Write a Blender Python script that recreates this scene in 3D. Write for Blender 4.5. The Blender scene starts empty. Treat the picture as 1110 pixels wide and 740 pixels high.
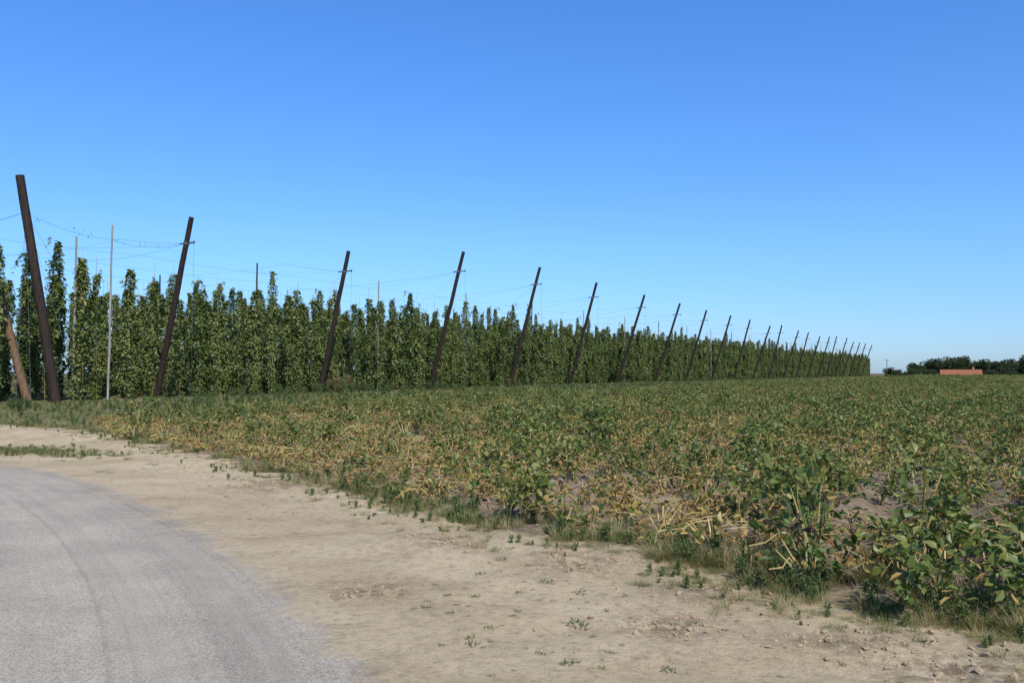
import bpy, math, random
import numpy as np
from mathutils import Vector, Matrix
rng=np.random.default_rng(7); random.seed(7)
sc=bpy.context.scene
sc.view_settings.view_transform='Standard'; sc.view_settings.look='None'; sc.view_settings.exposure=0

# ---------------------------------------------------------------- helpers
def link(o,coll=None):
    (coll or sc.collection).objects.link(o); return o
_tab=rng.random((256,256))
def vn(x,y):
    x=np.asarray(x,float); y=np.asarray(y,float)
    xi=np.floor(x).astype(int); yi=np.floor(y).astype(int); fx=x-xi; fy=y-yi
    fx=fx*fx*(3-2*fx); fy=fy*fy*(3-2*fy)
    a=_tab[xi%256,yi%256]; b=_tab[(xi+1)%256,yi%256]; c=_tab[xi%256,(yi+1)%256]; d=_tab[(xi+1)%256,(yi+1)%256]
    return (a*(1-fx)+b*fx)*(1-fy)+(c*(1-fx)+d*fx)*fy
def fbm(x,y,o=4):
    s=0;a=.5;t=0
    for i in range(o):
        s=s+a*vn(x*2**i+17*i,y*2**i+31*i); t+=a; a*=.5
    return s/t
def sstep(a,b,x):
    t=np.clip((x-a)/(b-a),0,1); return t*t*(3-2*t)
def poly_dist(P,x,y):
    """unsigned distance and sign(+ = right of travel direction)"""
    best=np.full(x.shape,1e9); sg=np.ones(x.shape)
    for (ax,ay),(bx,by) in zip(P[:-1],P[1:]):
        dx,dy=bx-ax,by-ay; L=dx*dx+dy*dy
        t=np.clip(((x-ax)*dx+(y-ay)*dy)/L,0,1)
        px=x-(ax+t*dx); py=y-(ay+t*dy); d=np.hypot(px,py)
        s=-(dx*(y-ay)-dy*(x-ax)); s=np.where(s>=0,1,-1)
        m=d<best; best=np.where(m,d,best); sg=np.where(m,s,sg)
    return best*sg

# ---------------------------------------------------------------- layout (metres; x right, y away)
DX,DY=.509,.861                    # direction of the hop row
P2=np.array([-19.25,44.8])
FIELD=[(9,-12),(5.2,0),(3.75,3.9),(3.0,4.85),(2.14,5.55),(1.41,6.49),(-.13,7.95),(-2.07,10.6),(-4.7,13.9),(-7.6,17.4),(-10.3,20.7)]
SANDFAR=[(9,-12),(5.2,0),(3.75,3.9),(3.0,4.85),(2.14,5.55),(1.41,6.49),(-.13,7.95),(-2.07,10.6),(-4.7,13.9),(-7.6,17.4),(-10.3,20.5),(-14.6,23.6),(-24,27.5),(-60,36)]
ROADE=[(1.5,-14),(1.25,-7),(.9,-2.5),(.45,.8),(-.0,2.8),(-.42,4.0),(-1.15,5.44),(-2.1,7.0),(-3.6,9.1),(-6.0,11.9),(-8.86,14.1),(-14,16.6),(-22,19.3),(-60,29)]
FD=27.0
CHURN=[(-1.0,5.7,.28),(1.9,4.65,.3),(2.3,4.2,.4),(1.3,5.7,.3),(.5,6.5,.35),(-.6,7.2,.3),(-3.2,11.0,.5),(.9,5.0,.25)]
def smooth_poly(P,n=12):
    P=np.array(P,float); out=[]
    for i in range(len(P)-1):
        p0=P[max(i-1,0)];p1=P[i];p2=P[i+1];p3=P[min(i+2,len(P)-1)]
        for k in range(n):
            t=k/n
            out.append(.5*((2*p1)+(-p0+p2)*t+(2*p0-5*p1+4*p2-p3)*t*t+(-p0+3*p1-3*p2+p3)*t**3))
    out.append(P[-1]); return np.array(out)
roadS=smooth_poly(ROADE,8)
def field_sd(x,y):   # >0 inside
    e=poly_dist(FIELD+[(-10.3-.6*30,20.7+30*1.0)],x,y)
    D=y*.5915-x
    return np.minimum(e+ (fbm(x*.9,y*.9,3)-.5)*.5,(FD-D)*.86+(fbm(x*.3,y*.3,2)-.5)*1.5)
def drop(x,y):
    return -3.5*sstep(285,345,y+0*x)
def churn(x,y):
    c=0*x
    for cx,cy,cr in CHURN: c=np.maximum(c,np.exp(-((x-cx)**2+((y-cy)/.8)**2)/(cr*cr*1.6)))
    return c
def ground_z(x,y):
    x=np.asarray(x,float);y=np.asarray(y,float)
    rd=poly_dist([tuple(p) for p in ROADE],x,y)
    f=sstep(0,.8,field_sd(x,y))
    q=x*.861-y*.509
    near=1-sstep(60,110,np.hypot(x,y))
    h=f*near*(.06*np.cos(q*2*math.pi/.75)+.06*(fbm(x*3,y*3,3)-.5)+.02)
    off=sstep(.15,1.2,rd)*(1-f)
    h=h+off*near*(.12*(fbm(x*.7,y*.7,3)-.45)+.05*(fbm(x*3.3+9,y*3.3,3)-.5))
    h=h+churn(x,y)*sstep(.1,.4,rd)*(.10*(fbm(x*5+3,y*5,3)-.42))
    return h+drop(x,y)-.0

# ---------------------------------------------------------------- materials
def mat(name):
    m=bpy.data.materials.new(name); m.use_nodes=True; nt=m.node_tree
    for n in list(nt.nodes): nt.nodes.remove(n)
    out=nt.nodes.new('ShaderNodeOutputMaterial'); return m,nt,out
def N(nt,t,**k):
    n=nt.nodes.new(t)
    for a,b in k.items(): setattr(n,a,b)
    return n
def noise(nt,vec,scale,detail=5,rough=.6):
    n=N(nt,'ShaderNodeTexNoise'); n.inputs['Scale'].default_value=scale; n.inputs['Detail'].default_value=detail
    n.inputs['Roughness'].default_value=rough; nt.links.new(vec,n.inputs['Vector']); return n.outputs['Fac']
def ramp(nt,fac,stops):
    r=N(nt,'ShaderNodeValToRGB'); e=r.color_ramp.elements
    while len(e)<len(stops): e.new(.5)
    for i,(p,c) in enumerate(stops):
        e[i].position=p; e[i].color=(c,c,c,1) if isinstance(c,(int,float)) else (*c,1)
    nt.links.new(fac,r.inputs['Fac']); return r.outputs['Color']
def mix(nt,f,a,b,bt='MIX'):
    m=N(nt,'ShaderNodeMix',data_type='RGBA',blend_type=bt)
    for s,v in ((0,f),(6,a),(7,b)):
        if isinstance(v,(int,float)): m.inputs[s].default_value=v
        elif isinstance(v,tuple): m.inputs[s].default_value=(*v,1)
        else: nt.links.new(v,m.inputs[s])
    return m.outputs[2]
def objco(nt): return N(nt,'ShaderNodeTexCoord').outputs['Object']
def attr(nt,n): return N(nt,'ShaderNodeAttribute',attribute_name=n).outputs['Fac']
def finish(nt,out,col,rough=.9,bump=None,bs=.3,bd=.02,spec=.2):
    p=N(nt,'ShaderNodeBsdfPrincipled'); nt.links.new(col,p.inputs['Base Color']) if not isinstance(col,tuple) else setattr(p.inputs['Base Color'],'default_value',(*col,1))
    p.inputs['Roughness'].default_value=rough; p.inputs['Specular IOR Level'].default_value=spec
    if bump is not None:
        b=N(nt,'ShaderNodeBump'); b.inputs['Strength'].default_value=bs; b.inputs['Distance'].default_value=bd
        nt.links.new(bump,b.inputs['Height']); nt.links.new(b.outputs[0],p.inputs['Normal'])
    nt.links.new(p.outputs[0],out.inputs[0]); return p
def sand_col(nt,co):
    a=ramp(nt,noise(nt,co,.55,6,.65),[(.32,(.37,.285,.175)),(.5,(.46,.362,.235)),(.68,(.53,.428,.29))])
    b=ramp(nt,noise(nt,co,14,6,.75),[(.3,.62),(.5,1.0),(.72,1.08)])
    c=mix(nt,1.0,a,b,'MULTIPLY')
    s=ramp(nt,noise(nt,co,70,3,.7),[(.3,.65),(.46,1.0),(.6,1.0)])
    c=mix(nt,.85,c,s,'MULTIPLY')
    d=ramp(nt,noise(nt,co,2.3,6,.7),[(.53,0.),(.68,1.)])
    return mix(nt,d,c,mix(nt,.45,c,(.21,.152,.095)))
def sand_bump(nt,co):
    m=N(nt,'ShaderNodeMath',operation='MULTIPLY_ADD'); nt.links.new(noise(nt,co,60,4,.8),m.inputs[0]); m.inputs[1].default_value=.35
    nt.links.new(noise(nt,co,7,8,.72),m.inputs[2]); return m.outputs[0]

gm,nt,out=mat('ground_soil_sand_grass')
co=objco(nt)
sand=sand_col(nt,co)
cn=N(nt,'ShaderNodeMath',operation='MULTIPLY'); nt.links.new(attr(nt,'churn'),cn.inputs[0]); nt.links.new(ramp(nt,noise(nt,co,9,6,.8),[(.42,0.),(.58,1.)]),cn.inputs[1])
sand=mix(nt,cn.outputs[0],sand,(.19,.135,.085))
soil=ramp(nt,noise(nt,co,6,7,.75),[(.3,(.10,.072,.048)),(.5,(.21,.16,.11)),(.7,(.33,.26,.185))])
grs=ramp(nt,noise(nt,co,3,7,.75),[(.3,(.06,.075,.025)),(.5,(.12,.12,.05)),(.72,(.24,.2,.11))])
far=ramp(nt,noise(nt,co,.35,9,.8),[(.35,(.08,.08,.03)),(.5,(.12,.105,.045)),(.65,(.18,.14,.07))])
nz=N(nt,'ShaderNodeMath',operation='ADD'); nt.links.new(attr(nt,'sandm'),nz.inputs[0])
nn=N(nt,'ShaderNodeMath',operation='MULTIPLY_ADD'); nt.links.new(noise(nt,co,3.5,6,.75),nn.inputs[0]); nn.inputs[1].default_value=1.2; nn.inputs[2].default_value=-.6
nt.links.new(nn.outputs[0],nz.inputs[1])
sm=ramp(nt,nz.outputs[0],[(.4,0.),(.6,1.)])
c=mix(nt,attr(nt,'fieldm'),grs,soil); c=mix(nt,sm,c,sand); c=mix(nt,attr(nt,'farm'),c,far)
finish(nt,out,c,.95,sand_bump(nt,co),.75,.04,.1)

rm,nt,out=mat('asphalt_dusty')
co=objco(nt); sand=sand_col(nt,co)
uv=N(nt,'ShaderNodeUVMap',uv_map='UVMap').outputs[0]
mp=N(nt,'ShaderNodeMapping'); mp.inputs['Scale'].default_value=(.06,2.2,1); nt.links.new(uv,mp.inputs[0])
st=ramp(nt,noise(nt,mp.outputs[0],1.0,6,.7),[(.32,.82),(.5,.98),(.68,1.07)])
mp2=N(nt,'ShaderNodeMapping'); mp2.inputs['Scale'].default_value=(.03,9,1); nt.links.new(uv,mp2.inputs[0])
st2=ramp(nt,noise(nt,mp2.outputs[0],1.0,3,.6),[(.36,.87),(.45,1.),(.7,1.04)])
base=ramp(nt,noise(nt,co,1.1,6,.7),[(.35,(.315,.275,.223)),(.65,(.395,.345,.278))])
ag=ramp(nt,noise(nt,co,110,2,.6),[(.36,.58),(.5,1.),(.66,1.32)])
ag2=ramp(nt,noise(nt,co,38,4,.8),[(.35,.80),(.5,1.),(.66,1.1)])
a=mix(nt,1.,base,st,'MULTIPLY'); a=mix(nt,1.,a,st2,'MULTIPLY'); a=mix(nt,.85,a,ag,'MULTIPLY'); a=mix(nt,.8,a,ag2,'MULTIPLY')
nn=N(nt,'ShaderNodeMath',operation='MULTIPLY_ADD'); nt.links.new(noise(nt,co,1.7,8,.72),nn.inputs[0]); nn.inputs[1].default_value=1.8; nn.inputs[2].default_value=-.9
nz=N(nt,'ShaderNodeMath',operation='ADD'); nt.links.new(attr(nt,'dust'),nz.inputs[0]); nt.links.new(nn.outputs[0],nz.inputs[1])
mask=ramp(nt,nz.outputs[0],[(.28,0.),(.72,1.)])
c=mix(nt,mask,a,sand)
fine=N(nt,'ShaderNodeMath',operation='MULTIPLY'); nt.links.new(noise(nt,co,120,3,.7),fine.inputs[0]); fine.inputs[1].default_value=.12
finish(nt,out,c,.9,mix(nt,mask,fine.outputs[0],sand_bump(nt,co)),.75,.04,.15)

def leaf_mat(name,cols,trans=.3,rough=.55,spec=.25):
    m,nt,out=mat(name)
    geo=N(nt,'ShaderNodeAttribute',attribute_name='rnd').outputs['Fac']
    oi=N(nt,'ShaderNodeObjectInfo').outputs['Random']
    ad=N(nt,'ShaderNodeMath',operation='MULTIPLY_ADD'); nt.links.new(oi,ad.inputs[0]); ad.inputs[1].default_value=.35
    m2=N(nt,'ShaderNodeMath',operation='MULTIPLY'); nt.links.new(geo,m2.inputs[0]); m2.inputs[1].default_value=.65
    nt.links.new(m2.outputs[0],ad.inputs[2])
    n=len(cols); c=ramp(nt,ad.outputs[0],[(i/(n-1)*.9+.05,cc) for i,cc in enumerate(cols)])
    p=N(nt,'ShaderNodeBsdfPrincipled'); nt.links.new(c,p.inputs['Base Color']); p.inputs['Roughness'].default_value=rough; p.inputs['Specular IOR Level'].default_value=spec
    t=N(nt,'ShaderNodeBsdfTranslucent'); nt.links.new(mix(nt,1.,c,(1.3,1.3,.6),'MULTIPLY'),t.inputs[0])
    ms=N(nt,'ShaderNodeMixShader'); ms.inputs[0].default_value=trans
    nt.links.new(p.outputs[0],ms.inputs[1]); nt.links.new(t.outputs[0],ms.inputs[2]); nt.links.new(ms.outputs[0],out.inputs[0]); return m
M_pot=leaf_mat('potato_leaf',[(.045,.08,.016),(.095,.135,.03),(.16,.19,.045),(.28,.25,.07)],.25,.45,.4)
M_yel=leaf_mat('potato_leaf_wilted',[(.11,.058,.025),(.26,.155,.052),(.42,.29,.10),(.36,.28,.075)],.25)
M_stem=leaf_mat('dry_stalk',[(.28,.19,.08),(.44,.33,.14),(.56,.46,.23)],.1)
M_grass=leaf_mat('grass_blade',[(.075,.12,.03),(.12,.17,.05),(.2,.21,.08)])
M_dry=leaf_mat('dry_grass_blade',[(.28,.21,.11),(.4,.32,.18),(.5,.42,.26)])
M_hop=leaf_mat('hop_leaf',[(.035,.058,.014),(.075,.11,.026),(.13,.17,.043),(.21,.235,.068)],.22,.45,.35)
M_cone=leaf_mat('hop_cone',[(.17,.20,.065),(.26,.28,.105),(.34,.31,.14)],.2)
M_weed=leaf_mat('weed_leaf',[(.06,.1,.03),(.11,.155,.05),(.18,.2,.08)])
M_rust=leaf_mat('rusty_weed',[(.2,.13,.06),(.26,.18,.09)])
M_tree=leaf_mat('tree_leaf',[(.022,.038,.018),(.045,.065,.025),(.08,.10,.035)],.15)
def wood(name,c1,c2):
    m,nt,out=mat(name); co=objco(nt)
    mp=N(nt,'ShaderNodeMapping'); mp.inputs['Scale'].default_value=(9,9,.7); nt.links.new(co,mp.inputs[0])
    f=noise(nt,mp.outputs[0],1.6,7,.7)
    finish(nt,out,ramp(nt,f,[(.35,c1),(.65,c2)]),.75,f,.6,.02,.2); return m
M_pole=wood('creosoted_wood',(.014,.010,.008),(.05,.032,.023))
M_pole2=wood('weathered_brown_wood',(.08,.045,.025),(.2,.12,.065))
M_pale=wood('pale_grey_wood',(.20,.19,.17),(.36,.34,.30))
M_wood=wood('tree_bark',(.04,.03,.02),(.1,.08,.06))
def plain(name,c,r=.6,sp=.3,metal=0):
    m,nt,out=mat(name); co=objco(nt)
    cc=mix(nt,1.,c,ramp(nt,noise(nt,co,6,5,.7),[(.3,.75),(.7,1.15)]),'MULTIPLY')
    p=finish(nt,out,cc,r,None,spec=sp); p.inputs['Metallic'].default_value=metal; return m
M_metal=plain('galvanised_steel',(.16,.17,.18),.5,.4,.5)
M_tile=plain('red_roof_tile',(.27,.10,.05),.85)
M_brick=plain('brick_wall',(.30,.16,.1),.9)
M_glass=plain('window_glass',(.04,.05,.06),.15,.5)
M_white=plain('white_paint',(.75,.75,.72),.6)
M_clod=plain('soil_clod',(.34,.26,.17),.95,.1)

# ---------------------------------------------------------------- mesh builders
TL=np.array([[0,0,0],[.28,.46,.10],[.68,.36,.06],[1,0,-.16],[.68,-.36,.06],[.28,-.46,.10]])
class MB:
    def __init__(s): s.V=[];s.F=[];s.M=[];s.R=[];s.n=0
    def leaves(s,P,D,U,L,W,mi):
        n=len(P); D=D/np.linalg.norm(D,axis=1,keepdims=True)
        S=np.cross(U,D); S/=np.linalg.norm(S,axis=1,keepdims=True)+1e-9; Nn=np.cross(D,S)
        t=TL[None]; L=np.asarray(L)[:,None,None]; W=np.asarray(W)[:,None,None]
        V=P[:,None]+D[:,None]*t[...,0:1]*L+S[:,None]*t[...,1:2]*W+Nn[:,None]*t[...,2:3]*L
        s.V.append(V.reshape(-1,3)); b=s.n+np.arange(n)*6
        for k in range(n):
            o=int(b[k]); s.F.append((o,o+3,o+2,o+1)); s.F.append((o,o+5,o+4,o+3))
        r=rng.random(n); s.R+=list(np.repeat(r,2)); s.M+=[mi]*(2*n); s.n+=6*n
    def tube(s,pts,rad,mi,sides=3):
        pts=np.array(pts,float); k=len(pts); rad=np.broadcast_to(rad,(k,)); base=s.n; vs=[]
        for i in range(k):
            d=pts[min(i+1,k-1)]-pts[max(i-1,0)]; d/=np.linalg.norm(d)+1e-9
            a=np.array([0,0,1.]) if abs(d[2])<.9 else np.array([1.,0,0])
            u=np.cross(d,a); u/=np.linalg.norm(u); v=np.cross(d,u)
            for j in range(sides):
                t=2*math.pi*j/sides; vs.append(pts[i]+rad[i]*(u*math.cos(t)+v*math.sin(t)))
        s.V.append(np.array(vs)); r=rng.random(); 
        for i in range(k-1):
            for j in range(sides):
                a=base+i*sides+j; b=base+i*sides+(j+1)%sides
                s.F.append((a,b,b+sides,a+sides)); s.M.append(mi); s.R.append(r)
        if sides>3:
            s.F.append(tuple(base+j for j in range(sides))[::-1]); s.F.append(tuple(base+(k-1)*sides+j for j in range(sides)))
            s.M+=[mi,mi]; s.R+=[r,r]
        s.n+=k*sides
    def blade(s,p,d,L,w,bend,mi):
        d=np.array(d,float); side=np.cross(d,[0,0,1.])+np.array([1e-3,0,0]); side/=np.linalg.norm(side)
        hd=np.array([d[0],d[1],0]); hd/=np.linalg.norm(hd)+1e-9; vs=[]
        for i,ww in enumerate((1,.85,.55)):
            t=i/3; c=p+d*L*t+hd*bend*L*t*t-np.array([0,0,bend*L*t*t*.5]); vs+=[c-side*w*ww/2,c+side*w*ww/2]
        vs.append(p+d*L+hd*bend*L-np.array([0,0,bend*L*.5]))
        b=s.n; s.V.append(np.array(vs)); s.F+=[(b,b+1,b+3,b+2),(b+2,b+3,b+5,b+4),(b+4,b+5,b+6)]
        r=rng.random(); s.R+=[r]*3; s.M+=[mi]*3; s.n+=7
    def box(s,c,sz,mi):
        b=s.n; x,y,z=[q/2 for q in sz]
        s.V.append(np.array([[c[0]+i*x,c[1]+j*y,c[2]+k*z] for i in(-1,1) for j in(-1,1) for k in(-1,1)]))
        for f in ((0,1,3,2),(4,6,7,5),(0,4,5,1),(2,3,7,6),(0,2,6,4),(1,5,7,3)): s.F.append(tuple(b+q for q in f)); s.M.append(mi); s.R.append(.5)
        s.n+=8
    def obj(s,name,mats,coll=None,smooth=False,do_link=True):
        me=bpy.data.meshes.new(name); me.from_pydata(np.concatenate(s.V).tolist(),[],s.F)
        for m in mats: me.materials.append(m)
        me.polygons.foreach_set('material_index',np.array(s.M,dtype=np.int32))
        a=me.attributes.new('rnd','FLOAT','FACE'); a.data.foreach_set('value',np.array(s.R,dtype=np.float32))
        if smooth: me.polygons.foreach_set('use_smooth',np.ones(len(s.F),dtype=bool))
        me.update(); o=bpy.data.objects.new(name,me)
        if do_link: link(o,coll)
        return o
def rdir(n,zb=0):
    v=rng.normal(size=(n,3)); v[:,2]+=zb; return v/np.linalg.norm(v,axis=1,keepdims=True)

# variants
def potato(kind):
    b=MB(); green={'g':125,'m':60,'d':18}[kind]; yel={'g':20,'m':58,'d':72}[kind]; st={'g':5,'m':9,'d':12}[kind]
    H={'g':.46,'m':.36,'d':.27}[kind]; R={'g':.32,'m':.36,'d':.38}[kind]
    tips=[]
    for i in range(st+3):
        a=rng.random()*6.28; r=R*(.5+.7*rng.random()); h=H*(.4+.7*rng.random())
        if kind=='d' or (kind=='m' and i%2): h*=.75; r*=1.2
        mid=np.array([math.cos(a)*r*.4,math.sin(a)*r*.4,h*.85+.03]); a2=a+rng.normal()*.6; end=np.array([math.cos(a2)*r,math.sin(a2)*r,h*(.9 if kind=='g' else .8)+.02])
        pts=[np.array([0,0,0]),mid*.6,mid,(mid+end)/2+rng.normal(size=3)*.04,end]
        isdry=(i<st and kind!='g') or i<2
        b.tube(pts,[.007,.006,.005,.004,.003],2 if isdry else 0)
        tips.append((mid,end,isdry))
    def pos(n,hs=1.,sub=None):
        P=[]; T=sub or tips
        for _ in range(n):
            m,e,_d=T[rng.integers(len(T))]; t=rng.random()**.6
            P.append(m*(1-t)+e*t+rng.normal(size=3)*np.array([.05,.05,.035]))
        P=np.array(P); P[:,2]=np.clip(P[:,2]*hs,.02,None); return P
    P=pos(green,1.05,tips[-6:] if kind!='g' else None); D=P*np.array([1,1,.2])+rng.normal(size=P.shape)*.25; U=rdir(green,1.3)
    L=rng.uniform(.045,.09,green); b.leaves(P,D,U,L,L*rng.uniform(.6,.8,green),0)
    P=pos(yel,.97); D=rdir(yel,-.6); L=rng.uniform(.035,.085,yel); b.leaves(P,D,rdir(yel,.3),L,L*rng.uniform(.3,.7,yel),1)
    return b,[M_pot,M_yel,M_stem]
def mkcoll(name,builders):
    c=bpy.data.collections.new(name)
    for i,(b,m) in enumerate(builders): b.obj('%s_%02d'%(name,i),m,c)
    return c
potC=mkcoll('potato_plant_variants',[potato(k) for k in 'gggmmmddd'])
def grasst(n,L,w,dry,spread=.1):
    b=MB()
    for i in range(n):
        a=rng.random()*6.28; r=spread*math.sqrt(rng.random()); lean=rng.uniform(.05,.9)
        d=np.array([math.cos(a)*lean,math.sin(a)*lean,1.]); d/=np.linalg.norm(d)
        b.blade(np.array([math.cos(a)*r,math.sin(a)*r,0]),d,L*rng.uniform(.3,1.1),w,rng.uniform(.05,.8),1 if rng.random()<dry else 0)
    return b,[M_grass,M_dry]
def weed(h,n,stems,rust=0):
    b=MB()
    for i in range(stems):
        a=rng.random()*6.28; l=rng.uniform(.05,.35); top=np.array([math.cos(a)*l*h,math.sin(a)*l*h,h*rng.uniform(.6,1.)])
        b.tube([np.zeros(3),top*.5+rng.normal(size=3)*.02,top],[.006,.005,.002],0)
        k=n//stems; t=rng.uniform(.1,1,k)[:,None]; P=top*t+rng.normal(size=(k,3))*.05*h
        P[:,2]=np.abs(P[:,2]); L=rng.uniform(.04,.1,k)*(.5+.5*h/.7); b.leaves(P,rdir(k,.4),rdir(k,1.),L,L*.45,1 if rust and rng.random()<rust else 0)
    return b,[M_weed,M_rust]
grassC=mkcoll('grass_tuft_variants',[grasst(70,.2,.006,.25),grasst(70,.28,.006,.4),grasst(90,.32,.005,.85,.18),grasst(60,.16,.006,.15),weed(.3,110,7),weed(.7,260,9),weed(.85,260,8,.8),weed(.14,60,8)])
def rosette():
    b=MB(); n=30; a=rng.random(n)*6.28; D=np.stack([np.cos(a),np.sin(a),rng.uniform(.1,.9,n)],1)
    P=D*np.array([1,1,.3])*rng.uniform(0,.12,n)[:,None]; P[:,2]+=.008; L=rng.uniform(.03,.06,n); b.leaves(P,D,np.tile([0,0,1.],(n,1))+rng.normal(size=(n,3))*.3,L,L*.5,0); return b,[M_weed]
rosC=mkcoll('verge_weed_variants',[rosette(),rosette(),grasst(30,.09,.004,.3,.06)])
def clod():
    b=MB(); import bmesh
    bm=bmesh.new(); bmesh.ops.create_icosphere(bm,subdivisions=2,radius=1)
    V=np.array([v.co[:] for v in bm.verts]); V*=(1+.3*rng.normal(size=(len(V),1))*.6); V*=np.array([1,.8,.6])
    b.V.append(V); 
    for f in bm.faces: b.F.append(tuple(v.index for v in f.verts)); b.M.append(0); b.R.append(.5)
    b.n=len(V); bm.free(); return b,[M_clod]
clodC=mkcoll('clod_variants',[clod() for _ in range(4)])
def hop():
    b=MB(); H=rng.uniform(6.3,7.95); n=1450; fat=rng.uniform(.8,1.2)
    z=rng.random(n)**.95*H; ph=rng.random(4)*6.28
    rad=.215+.05*np.sin(z*rng.uniform(1.2,2.2)+ph[0])+.075*np.sin(z*rng.uniform(3.4,5)+ph[1])
    rad*=fat*np.where(z<1.0,.6+.4*z,1.)*(1.15-.15*z/H*2); rad*=1-.45*sstep(H-2.4,H,z)
    a=rng.random(n)*6.28; lump=1+.4*np.sin(a*2+z*2.3+ph[2])+.2*np.sin(a*3-z*3.7+ph[3])
    r=rad*lump*np.sqrt(rng.uniform(.25,1.3,n))
    cx=.09*np.sin(z*.8+ph[1]); cy=.09*np.cos(z*.7+ph[0])
    P=np.stack([cx+np.cos(a)*r,cy+np.sin(a)*r,z+.1],1)
    out_=np.stack([np.cos(a),np.sin(a),-.5*np.ones(n)],1)
    D=out_+rng.normal(size=(n,3))*.5; U=out_*np.array([1,1,0])+np.array([0,0,1.2])+rng.normal(size=(n,3))*.4
    L=rng.uniform(.10,.20,n); cone=rng.random(n)<.33
    b.leaves(P[~cone],D[~cone],U[~cone],L[~cone],L[~cone]*.95,0)
    k=cone.sum(); Dc=rng.normal(size=(k,3))*.3+np.array([0,0,-1.]); b.leaves(P[cone]*np.array([1.15,1.15,1]),Dc,U[cone],rng.uniform(.07,.12,k),rng.uniform(.05,.08,k),1)
    for i in range(12):
        z0=rng.uniform(H*.25,H*.85) if i>3 else H-rng.uniform(-.2,1.4); a0=rng.random()*6.28; l=rng.uniform(.15,.5); m=15
        t=rng.random(m); q=np.stack([np.cos(a0)*(.1+l*t*.8),np.sin(a0)*(.1+l*t*.8),z0+.3*np.sin(t*3)*(i<4)-t*t*l*.9],1)+rng.normal(size=(m,3))*.045
        L=rng.uniform(.08,.15,m); b.leaves(q,rdir(m,-.5),rdir(m,.8),L,L*.9,0 if i%2 else 1)
    for i in range(2):
        x0=rng.normal()*.1; y0=rng.normal()*.1
        b.tube([(x0,y0,0),(x0*1.5+.05,y0,1.2),(x0*.4,y0*.4,H*.6),(0,0,7.8)],.007,2)
    return b,[M_hop,M_cone,M_stem]
hopC=mkcoll('hop_bine_variants',[hop() for _ in range(14)])

# ---------------------------------------------------------------- GN scatter
def scatter(name,P,rot,scl,vid,coll):
    me=bpy.data.meshes.new(name); me.from_pydata(np.asarray(P).tolist(),[],[])
    for an,d in (('rot',rot),('scl',scl)):
        a=me.attributes.new(an,'FLOAT_VECTOR','POINT'); a.data.foreach_set('vector',np.asarray(d,dtype=np.float32).ravel())
    a=me.attributes.new('vid','INT','POINT'); a.data.foreach_set('value',np.asarray(vid,dtype=np.int32))
    o=link(bpy.data.objects.new(name,me))
    g=bpy.data.node_groups.new(name+'_gn','GeometryNodeTree')
    g.interface.new_socket('Geometry',in_out='INPUT',socket_type='NodeSocketGeometry'); g.interface.new_socket('Geometry',in_out='OUTPUT',socket_type='NodeSocketGeometry')
    gi=g.nodes.new('NodeGroupInput'); go=g.nodes.new('NodeGroupOutput'); ip=g.nodes.new('GeometryNodeInstanceOnPoints')
    ci=g.nodes.new('GeometryNodeCollectionInfo'); ci.inputs['Collection'].default_value=coll; ci.inputs['Separate Children'].default_value=True; ci.inputs['Reset Children'].default_value=True
    def na(n,t):
        x=g.nodes.new('GeometryNodeInputNamedAttribute'); x.data_type=t; x.inputs['Name'].default_value=n; return x.outputs['Attribute']
    e=g.nodes.new('FunctionNodeEulerToRotation'); L=g.links.new
    L(gi.outputs[0],ip.inputs['Points']); L(ci.outputs[0],ip.inputs['Instance']); ip.inputs['Pick Instance'].default_value=True
    L(na('vid','INT'),ip.inputs['Instance Index']); L(na('rot','FLOAT_VECTOR'),e.inputs[0]); L(e.outputs[0],ip.inputs['Rotation']); L(na('scl','FLOAT_VECTOR'),ip.inputs['Scale'])
    L(ip.outputs[0],go.inputs[0])
    md=o.modifiers.new('scatter','NODES'); md.node_group=g; return o
def zrot(n,tilt=.12):
    return np.stack([rng.normal(size=n)*tilt,rng.normal(size=n)*tilt,rng.random(n)*6.28],1)

# ---------------------------------------------------------------- ground
def axis(lo,hi,step,far,g=1.12):
    a=list(np.arange(lo,hi,step)); s=step; x=a[-1]
    while x<far: s*=g; x+=s; a.append(x)
    s=step; x=lo; pre=[]
    while x>-far: s*=g; x-=s; pre.append(x)
    return np.array(pre[::-1]+a)
xs=axis(-12,12,.08,2500,1.06); ys=axis(3,26,.08,2500,1.045)
X,Y=np.meshgrid(xs,ys); nx,ny=len(xs),len(ys)
Z=ground_z(X.ravel(),Y.ravel())
me=bpy.data.meshes.new('ground')
V=np.stack([X.ravel(),Y.ravel(),Z],1).astype(np.float32)
me.vertices.add(len(V)); me.vertices.foreach_set('co',V.ravel())
i=np.arange((nx-1)*(ny-1)); r=i//(nx-1); c_=i%(nx-1); v0=r*nx+c_
F=np.stack([v0,v0+1,v0+nx+1,v0+nx],1).astype(np.int32)
me.loops.add(F.size); me.loops.foreach_set('vertex_index',F.ravel()); me.polygons.add(len(F)); me.polygons.foreach_set('loop_start',np.arange(len(F),dtype=np.int32)*4)
me.update(calc_edges=True); me.validate()
me.polygons.foreach_set('use_smooth',np.ones(len(F),dtype=bool))
x,y=X.ravel(),Y.ravel()
fs=field_sd(x,y); ss=-poly_dist(SANDFAR,x,y)
ss=np.where(poly_dist([tuple(p) for p in ROADE],x,y)<-2.5,-(np.abs(poly_dist([tuple(p) for p in ROADE],x,y))-6.5),ss)
for n,v in (('fieldm',sstep(-.2,.3,fs)),('sandm',.5+np.clip(ss*.5,-.9,.9)),('farm',sstep(50,140,np.hypot(x,y))),('churn',churn(x,y))):
    a=me.attributes.new(n,'FLOAT','POINT'); a.data.foreach_set('value',v.astype(np.float32))
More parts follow.
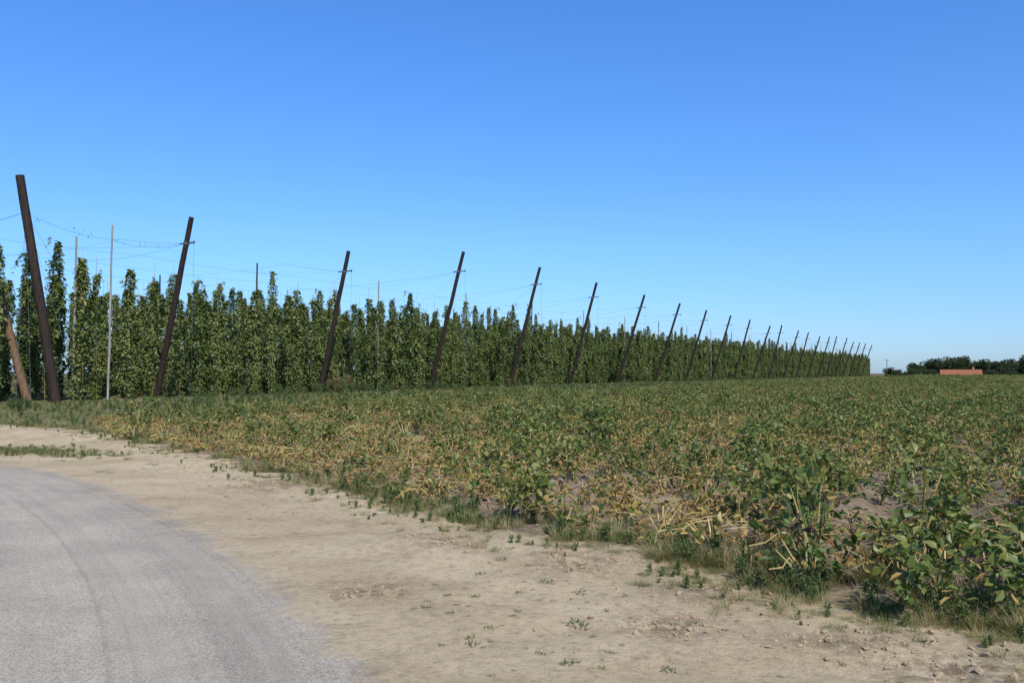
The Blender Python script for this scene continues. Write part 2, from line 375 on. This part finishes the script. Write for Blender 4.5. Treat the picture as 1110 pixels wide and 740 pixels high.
me.materials.append(gm); link(bpy.data.objects.new('ground',me))

# road sheet
n=len(roadS); T=np.gradient(roadS,axis=0); T/=np.linalg.norm(T,axis=1,keepdims=True); Nl=np.stack([-T[:,1],T[:,0]],1)
cum=np.concatenate([[0],np.cumsum(np.linalg.norm(np.diff(roadS,axis=0),axis=1))])
offs=[0,.08,.2,.35,.6,1.0,1.5,2.2,3.0,3.6,4.0,4.3,4.5]; W_=4.5
V=[];UV=[];DU=[]
for k in range(n):
    for o in offs:
        p=roadS[k]+Nl[k]*o; V.append((p[0],p[1],.006+.03*math.sin(math.pi*o/W_))); UV.append((cum[k],o)); e=min(o,W_-o); DU.append(float(np.interp(e,[0,.08,.2,.35,.6,1.,2.],[1.6,1.10,.64,.36,.16,.02,-.15])))
m_=len(offs); F=[(k*m_+j,k*m_+m_+j,k*m_+m_+j+1,k*m_+j+1) for k in range(n-1) for j in range(m_-1)]
F=[f[::-1] for f in F]
me=bpy.data.meshes.new('asphalt_road'); me.from_pydata(V,[],F)
ul=me.uv_layers.new(name='UVMap'); li=np.zeros(len(me.loops),dtype=np.int32); me.loops.foreach_get('vertex_index',li); ul.data.foreach_set('uv',np.array(UV,dtype=np.float32)[li].ravel())
a=me.attributes.new('dust','FLOAT','POINT'); a.data.foreach_set('value',np.array(DU,dtype=np.float32))
me.polygons.foreach_set('use_smooth',np.ones(len(F),dtype=bool)); 
me.materials.append(rm); me.update(); 
if me.polygons[0].normal.z<0: me.flip_normals()
link(bpy.data.objects.new('asphalt_road',me))

# ---------------------------------------------------------------- potato field
Ps=[];Sc=[];Vi=[]
def band(d0,d1,dq,ds,sxy,sz,thr):
    q=np.arange(-260,340,dq); s=np.arange(-20,420,ds); Q,S=np.meshgrid(q,s); Q=Q.ravel();S=S.ravel()
    Q=Q+rng.normal(size=Q.shape)*.12*sxy; S=S+rng.uniform(-.5,.5,S.shape)*ds
    x=Q*.861+S*DX; y=-Q*.509+S*DY; d=np.hypot(x,y)
    m=(d>=d0)&(d<d1)&(y>-2)&(np.abs(x)<y*.95+7)&(y<300)
    x,y=x[m],y[m]; fs=field_sd(x,y); m=fs>.15; x,y,fs=x[m],y[m],fs[m]
    gap=fbm(x*1.1,y*1.1,3); m=(gap>thr)|(rng.random(len(x))<.35)|(fs<.6); x,y,fs,gap=x[m],y[m],fs[m],gap[m]
    g=.5+(fbm(x*.6+5,y*.6+3,3)-.5)*.9+rng.normal(size=len(x))*.17+.14*sstep(12,7,y)*(x>2)-.12*sstep(24,15,y)*(x<0)-.08*sstep(2.2,.4,fs)*(x<2.2)
    k=np.where(g>.60,0,np.where(g>.44,1,2)); vid=k*3+rng.integers(0,3,len(x))
    z=ground_z(x,y); Ps.append(np.stack([x,y,z],1)); u=rng.uniform(.7,1.3,len(x))
    Sc.append(np.stack([u*sxy,u*sxy,u*sz*rng.uniform(.75,1.2,len(x))],1)); Vi.append(vid)
band(0,45,.75,.38,1.0,1.0,.43); band(45,120,.75,.85,1.3,.95,.40); band(120,330,1.9,1.9,2.5,1.0,.33)
Ps=np.concatenate(Ps);Sc=np.concatenate(Sc);Vi=np.concatenate(Vi); print('potato',len(Ps))
scatter('potato_plants',Ps,zrot(len(Ps)),Sc,Vi,potC)

# ---------------------------------------------------------------- grass & weeds
P=[];S=[];I=[]
def addg(x,y,s,i):
    P.append(np.stack([x,y,ground_z(x,y)-.005],1)); S.append(np.stack([s,s,s],1)); I.append(i)
es=smooth_poly(SANDFAR[1:12],60); k=5600
j=rng.integers(0,len(es)-1,k); p=es[j]; tt=np.gradient(es,axis=0)[j]; tt/=np.linalg.norm(tt,axis=1,keepdims=True)+1e-9; nr=np.stack([tt[:,1],-tt[:,0]],1)
off=rng.normal(size=k)*.36+.10; p=p+nr*off[:,None]; keep=fbm(p[:,0]*1.3,p[:,1]*1.3,3)>.41; p=p[keep]; k=len(p)
addg(p[:,0],p[:,1],rng.uniform(.2,.72,k)*np.where(off[keep]<-.1,.55,1),rng.choice([0,1,2,3,4,7],k,p=[.22,.2,.18,.18,.1,.12]))
k=30000; t=rng.uniform(-45,290,k)*rng.random(k)**.6; w=rng.uniform(-1,18,k)
x=P2[0]+DX*t+.861*w; y=P2[1]+DY*t-.509*w
m=(field_sd(x,y)<.3)&(poly_dist(SANDFAR,x,y)>.1); x,y,w=x[m],y[m],w[m]
k=len(x); ty=rng.choice([0,1,2,3,4,7],k,p=[.22,.2,.1,.23,.1,.15])
addg(x,y,rng.uniform(.5,1.,k)*np.where(np.hypot(x,y)>70,1.3,.9),ty)
k=1300; t=rng.uniform(-16,60,k); w=9+rng.normal(size=k)*3; x=P2[0]+DX*t+.861*w; y=P2[1]+DY*t-.509*w
m=(poly_dist(SANDFAR,x,y)>.6)&(fbm(x*.3,y*.3,2)>.45); x,y=x[m],y[m]; k=len(x)
addg(x,y,rng.uniform(.4,.85,k),rng.choice([5,4,1,2],k,p=[.4,.35,.15,.1]))
k=600; t=rng.uniform(-14,200,k); w=rng.normal(size=k)*.6+.2; x=P2[0]+DX*t+.861*w; y=P2[1]+DY*t-.509*w; m=fbm(x*.2,y*.2,2)>.46; x,y=x[m],y[m]; k=len(x)
addg(x,y,rng.uniform(.6,1.3,k),rng.choice([5,6,4],k,p=[.6,.08,.32]))
k=16; addg(-12.1+rng.normal(size=k)*.8,56+rng.normal(size=k)*.6,rng.uniform(1.,1.8,k),rng.choice([6,5],k))
k=420; x=-9.2+rng.normal(size=k)*.95; y=15.6+rng.normal(size=k)*.35-(x+9)*.35; m=poly_dist([tuple(q) for q in ROADE],x,y)>.1; x,y=x[m],y[m]; k=len(x)
addg(x,y,rng.uniform(.25,.65,k),rng.choice([0,3,1,7],k))
P=np.concatenate(P);S=np.concatenate(S);I=np.concatenate(I); print('grass',len(P))
scatter('grass',P,zrot(len(P),.1),S,I,grassC)

# little sprouts on verge
k=4000; x=rng.uniform(-9,6,k); y=rng.uniform(2.5,20,k)
m=(poly_dist([tuple(q) for q in ROADE],x,y)>.25)&(poly_dist(SANDFAR,x,y)<-.1); x,y=x[m],y[m]
dn=fbm(x*.9+3,y*.9,3)+.09*np.exp(-((x+.3)**2+(y-4.9)**2)/1.2)+rng.normal(size=len(x))*.03; m=dn>.60; x,y=x[m],y[m]
k=60; xa=rng.normal(size=k)*.6+.05; ya=4.9+rng.normal(size=k)*.8; m=poly_dist([tuple(q) for q in ROADE],xa,ya)>.2
x=np.concatenate([x,xa[m]]); y=np.concatenate([y,ya[m]]); k=len(x); print('ros',k)
s=.10+rng.exponential(.11,k); s=np.clip(s,.1,.5); scatter('verge_weeds',np.stack([x,y,ground_z(x,y)],1),zrot(k,.1),np.stack([s,s,s],1),rng.integers(0,3,k),rosC)
# clods/pebbles
k=4500; x=rng.uniform(-9,6,k); y=rng.uniform(2.5,20,k); s=rng.exponential(.004,k)+.002
for cx,cy,cr in CHURN:
    kk=int(350*cr)+40
    x=np.concatenate([x,cx+rng.normal(size=kk)*cr*.9]); y=np.concatenate([y,cy+rng.normal(size=kk)*cr*.7]); s=np.concatenate([s,rng.exponential(.006,kk)+.003])
m=(poly_dist([tuple(q) for q in ROADE],x,y)>.02)&(poly_dist(SANDFAR,x,y)<.5); x,y,s=x[m],y[m],np.clip(s[m],0,.025); k=len(x)
scatter('soil_clods',np.stack([x,y,ground_z(x,y)+s*.2],1),zrot(k,.5),np.stack([s,s,s],1),rng.integers(0,4,k),clodC)

# ---------------------------------------------------------------- hops
P=[];I=[];S=[]
for r_ in range(7):
    inw=1.3+r_*2.4; sp=1.42
    t=np.arange(-32,292,sp); t=t+rng.normal(size=t.shape)*.17; w=-inw+rng.normal(size=t.shape)*.18
    m=rng.random(len(t))>.05; t,w=t[m],w[m]
    x=P2[0]+DX*t+.861*w; y=P2[1]+DY*t-.509*w; k=len(t)
    P.append(np.stack([x,y,drop(x,y)],1)); I.append(rng.integers(0,14,k)); u=rng.uniform(.85,1.25,k); S.append(np.stack([u,u,rng.uniform(.93,1.04,k)*(1 if r_==0 else .93)],1))
P=np.concatenate(P);I=np.concatenate(I);S=np.concatenate(S); k=len(P); print('hops',k)
scatter('hop_bines',P,np.stack([rng.normal(size=k)*.014,rng.normal(size=k)*.014,rng.random(k)*6.28],1),S,I,hopC)

# ---------------------------------------------------------------- poles & wires
OUT=np.array([.861,-.509,0]); ROW=np.array([DX,DY,0])
wires=MB()
def sag(a,b,s=.15,r=.012,n=8):
    a=np.array(a,float);b=np.array(b,float)
    wires.tube([a*(1-t)+b*t-np.array([0,0,2.8*s*t*(1-t)]) for t in np.linspace(0,1,n+1)],r*.5,0)
def pole(name,base,top,r0,r1,m,bracket=True,ext=.0):
    b=MB(); base=np.array(base,float); top=np.array(top,float); ax=top-base
    k=9; pts=[base-ax*.03]+[base+ax*t+np.array([1,0,0])*.03*math.sin(t*3)*rng.normal() *.6 for t in np.linspace(.02,1,k)]
    pts=np.array(pts)-base; rr=np.linspace(r0,r1,len(pts)); b.tube(pts,rr,0,12)
    if bracket:
        c=ax*.86; a=ax/np.linalg.norm(ax)
        b.tube([c-OUT*.5+np.array([0,0,.0]),c+OUT*.65],.045,1,6)
        b.tube([c-a*.07,c+a*.07],r1*1.25,1,10)
        b.tube([c+OUT*.6-np.array([0,0,.1]),c+OUT*.6+np.array([0,0,.1])],.03,1,6)
    o=b.obj(name,[m,M_metal]); o.location=base; return o
Hs=[9.65,9.45,10.9,11.05,10.8,10.5,10.4,10.3,10.3]; Ls=[2.75,2.5,3.3,3.25,3.2,3.6,3.6,3.3,3.2]
heads=[]
for i in range(22):
    t=i*12.45
    b=np.array([P2[0]+DX*t,P2[1]+DY*t,0]); b[2]=0
    H=Hs[i] if i<9 else 10.2+rng.normal()*.25; l=Ls[i] if i<9 else 3.1+rng.normal()*.25
    ap=b+OUT*l+np.array([0,0,H])+ROW*rng.normal()*.15
    pole('hop_trellis_pole',b,ap,.19,.13,M_pole)
    hd=b+(ap-b)*.86; heads.append(hd)
    sag(hd+OUT*.6,[hd[0]+.5*OUT[0],hd[1]+.5*OUT[1],0],0,.014,2)
    sag(hd,hd-OUT*(l+3.0)+np.array([0,0,9.0-hd[2]]),.12,.014)
    sag(hd-OUT*(l+3)+np.array([0,0,9.0-hd[2]]),hd-OUT*(l+15)+np.array([0,0,8.9-hd[2]]),.3,.012)
    for ddt in (-4.1,4.1):
        q=b-OUT*3+ROW*ddt; sag(hd,[q[0],q[1],8.0],.2,.010)
b0=np.array([-21.75,39.5,0]); t0=np.array([-23.35,38.9,10.8])
pole('hop_trellis_pole',b0,t0,.24,.19,M_pole,False)
h0=b0+(t0-b0)*.84
pole('brace_pole',[-22.9,39.2,0],[-25.6,40.2,7.6],.2,.15,M_pole2,False)
sag(h0,h0+np.array([-6,.5,-1.6]),.1,.018); sag(h0,[-23.0,38.4,0],0,.018,2); sag(h0,[-22.3,38.4,0],0,.018,2)
sag(h0,[-20.6,39.6,.1],0,.014,2); sag(h0,[-19.6,43.0,.1],0,.014,2)
sag(h0,[-20.9,43,8.4],.35,.014); sag([-20.9,43,8.4],heads[0],.45,.014)
sag([-26,50,8.3],heads[0]-OUT*.2,.4,.012); sag([-36,44,8.0],h0,.4,.012)
for inw in (1.3,6.1,10.9):
    for i in range(-2,22):
        a=P2+np.array([DX,DY])*i*12.45-inw*OUT[:2]; c=P2+np.array([DX,DY])*(i+1)*12.45-inw*OUT[:2]
        sag([a[0],a[1],7.9],[c[0],c[1],7.9],.2,.010,6)
wires.obj('trellis_wires',[M_metal])
b=MB()
for kx in range(12):
    f=rng.random(); a=h0*(1-f)+heads[0]*f; a=a+np.array([0,0,-1.6*f*(1-f)-.15]); m=4; q=a+rng.normal(size=(m,3))*np.array([.12,.12,.08]); L=rng.uniform(.05,.1,m); b.leaves(q,rdir(m,-.5),rdir(m),L,L*.7,0)
b.obj('wire_hop_remnants',[M_hop])
pole('support_post',[-20.95,42.9,0],[-20.85,42.9,9.15],.06,.045,M_pale,False)
for i in range(-1,21):
    for inw,hh in ((3.0,8.7),(13.,8.5)):
        a=P2+np.array([DX,DY])*(i*12.45+9.6)-inw*OUT[:2]
        pole('support_post',[a[0],a[1],0],[a[0]+.05,a[1],hh],.07,.05,M_pale if i%3 else M_pole,False)

# ---------------------------------------------------------------- far trees, house, utility pole
def tree(H,R,lobes):
    b=MB(); b.tube([(0,0,0),(0.1,0,H*.3),(0,.1,H*.7)],[.35,.28,.1],1,7)
    for i in range(lobes):
        a=rng.random()*6.28; rr=R*rng.uniform(0,.75); c=np.array([math.cos(a)*rr,math.sin(a)*rr,H*rng.uniform(.35,.85)]); lr=R*rng.uniform(.3,.5)
        b.tube([(0,0,H*.25),c*.6+np.array([0,0,H*.1]),c],[.14,.09,.04],1,4)
        k=130; d=rdir(k); P=c+d*lr*rng.uniform(.6,1.1,k)[:,None]*np.array([1,1,.8]); P[:,2]=np.abs(P[:,2]); L=rng.uniform(.4,.85,k); b.leaves(P,d+rng.normal(size=(k,3))*.5,rdir(k,1),L,L*.8,0)
    return b,[M_tree,M_wood]
treeC=mkcoll('tree_variants',[tree(11,4.2,16),tree(9,4.6,15),tree(13,4.,17),tree(6,3.6,11)])
P=[];S=[];I=[]
for (xa,xb,ya,yb,k,sa,sb) in ((208,330,400,450,60,.65,1.1),(255,520,470,560,100,.8,1.3),(186,215,395,420,12,.45,.7),(330,700,380,500,120,.8,1.2),(-200,190,600,700,100,.4,.7)):
    x=rng.uniform(xa,xb,k); y=rng.uniform(ya,yb,k); s=rng.uniform(sa,sb,k); P.append(np.stack([x,y,drop(x,y)],1)); S.append(np.stack([s*1.15,s*1.15,s],1)); I.append(rng.integers(0,4,k))
x=np.array([163.,168.,191.,194.,199.,171.]); y=np.array([328.,333.,326.,335.,330.,340.]); s=np.array([.5,.55,.5,.6,.5,.6])
P.append(np.stack([x,y,drop(x,y)],1)); S.append(np.stack([s,s,s],1)); I.append(np.array([3,3,3,1,1,1]))
P=np.concatenate(P);S=np.concatenate(S);I=np.concatenate(I)
scatter('distant_trees',P,zrot(len(P),.03),S,I,treeC)

hx,hy,hz=179.,330.,-3.0
e=bpy.data.objects.new('red_roof_house',None); e.location=(hx,hy,hz); e.rotation_euler[2]=math.radians(-24); link(e)
def part(b,n,m):
    o=b.obj(n,m); o.parent=e
b=MB(); b.box((0,0,1.5),(14,7,3.0),0)
b.V.append(np.array([[-7,-3.5,3],[-7,3.5,3],[-7,0,5.2],[7,-3.5,3],[7,3.5,3],[7,0,5.2]])); q=b.n; b.F+=[(q,q+2,q+1),(q+3,q+4,q+5)]; b.M+=[0,0]; b.R+=[.5,.5]; b.n+=6
part(b,'walls',[M_brick])
b=MB()
for s in (-1,1):
    q=b.n; b.V.append(np.array([[-7.4,s*4.1,2.75],[7.4,s*4.1,2.75],[7.4,0,5.4],[-7.4,0,5.4],[-7.4,s*4.1,2.6],[7.4,s*4.1,2.6],[7.4,0,5.25],[-7.4,0,5.25]]))
    b.F+=[(q,q+1,q+2,q+3),(q+4,q+7,q+6,q+5),(q,q+4,q+5,q+1),(q,q+3,q+7,q+4),(q+1,q+5,q+6,q+2)]; b.M+=[0]*5; b.R+=[.5]*5; b.n+=8
part(b,'roof',[M_tile])
b=MB(); b.box((4.5,.6,5.7),(.8,.8,1.5),0); part(b,'chimney',[M_brick])
for i_,wx in enumerate((-5.2,-2.6,2.6,5.2)):
    b=MB(); b.box((wx,-3.52,1.6),(1.3,.08,1.2),0); b.box((wx,-3.57,1.6),(.08,.06,1.2),1); b.box((wx,-3.57,.96),(1.5,.14,.08),1); part(b,'window_%d'%i_,[M_glass,M_white])
b=MB(); b.box((0,-3.53,1.05),(1.0,.1,2.1),0); part(b,'door',[M_white])
b=MB(); b.tube([(0,0,0),(0,0,9.5)],[.16,.11],0,8); b.box((0,0,8.9),(1.8,.12,.14),0)
for xx in (-.75,0,.75): b.tube([(xx,0,8.97),(xx,0,9.15)],.05,1,6)
o=b.obj('utility_pole',[M_wood,M_metal]); o.location=(146,322,-3)

# ---------------------------------------------------------------- light, sky, camera
az=math.radians(158); el=math.radians(48)
w=bpy.data.worlds.new('World'); sc.world=w; w.use_nodes=True; nt=w.node_tree
sky=nt.nodes.new('ShaderNodeTexSky'); sky.sky_type='NISHITA'; sky.sun_disc=False; sky.sun_elevation=el; sky.sun_rotation=az
sky.air_density=1.0; sky.dust_density=.4; sky.ozone_density=2.0; sky.altitude=0
tc=nt.nodes.new('ShaderNodeTexCoord'); sx=nt.nodes.new('ShaderNodeSeparateXYZ'); nt.links.new(tc.outputs['Generated'],sx.inputs[0])
tint=ramp(nt,sx.outputs[2],[(0.,(.60,.86,1.40)),(.06,(.60,.90,1.42)),(.15,(.64,1.03,1.55)),(.45,(.58,1.15,1.90)),(.8,(.55,.85,1.15))])
nt.links.new(mix(nt,1.,sky.outputs[0],tint,'MULTIPLY'),nt.nodes['Background'].inputs[0]); nt.nodes['Background'].inputs[1].default_value=.118
sd=Vector((math.sin(az)*math.cos(el),math.cos(az)*math.cos(el),math.sin(el)))
l=bpy.data.lights.new('sun','SUN'); l.energy=5.0; l.angle=math.radians(.5); l.color=(1,.95,.85)
o=link(bpy.data.objects.new('sun',l)); o.rotation_euler=sd.to_track_quat('Z','Y').to_euler()
cam=bpy.data.cameras.new('camera'); cam.sensor_width=36; cam.lens=36*896/1110; cam.clip_end=8000; cam.clip_start=.05
o=link(bpy.data.objects.new('camera',cam)); o.location=(0,0,1.5); o.rotation_euler=(math.radians(90+2.1),0,0)
sc.camera=o
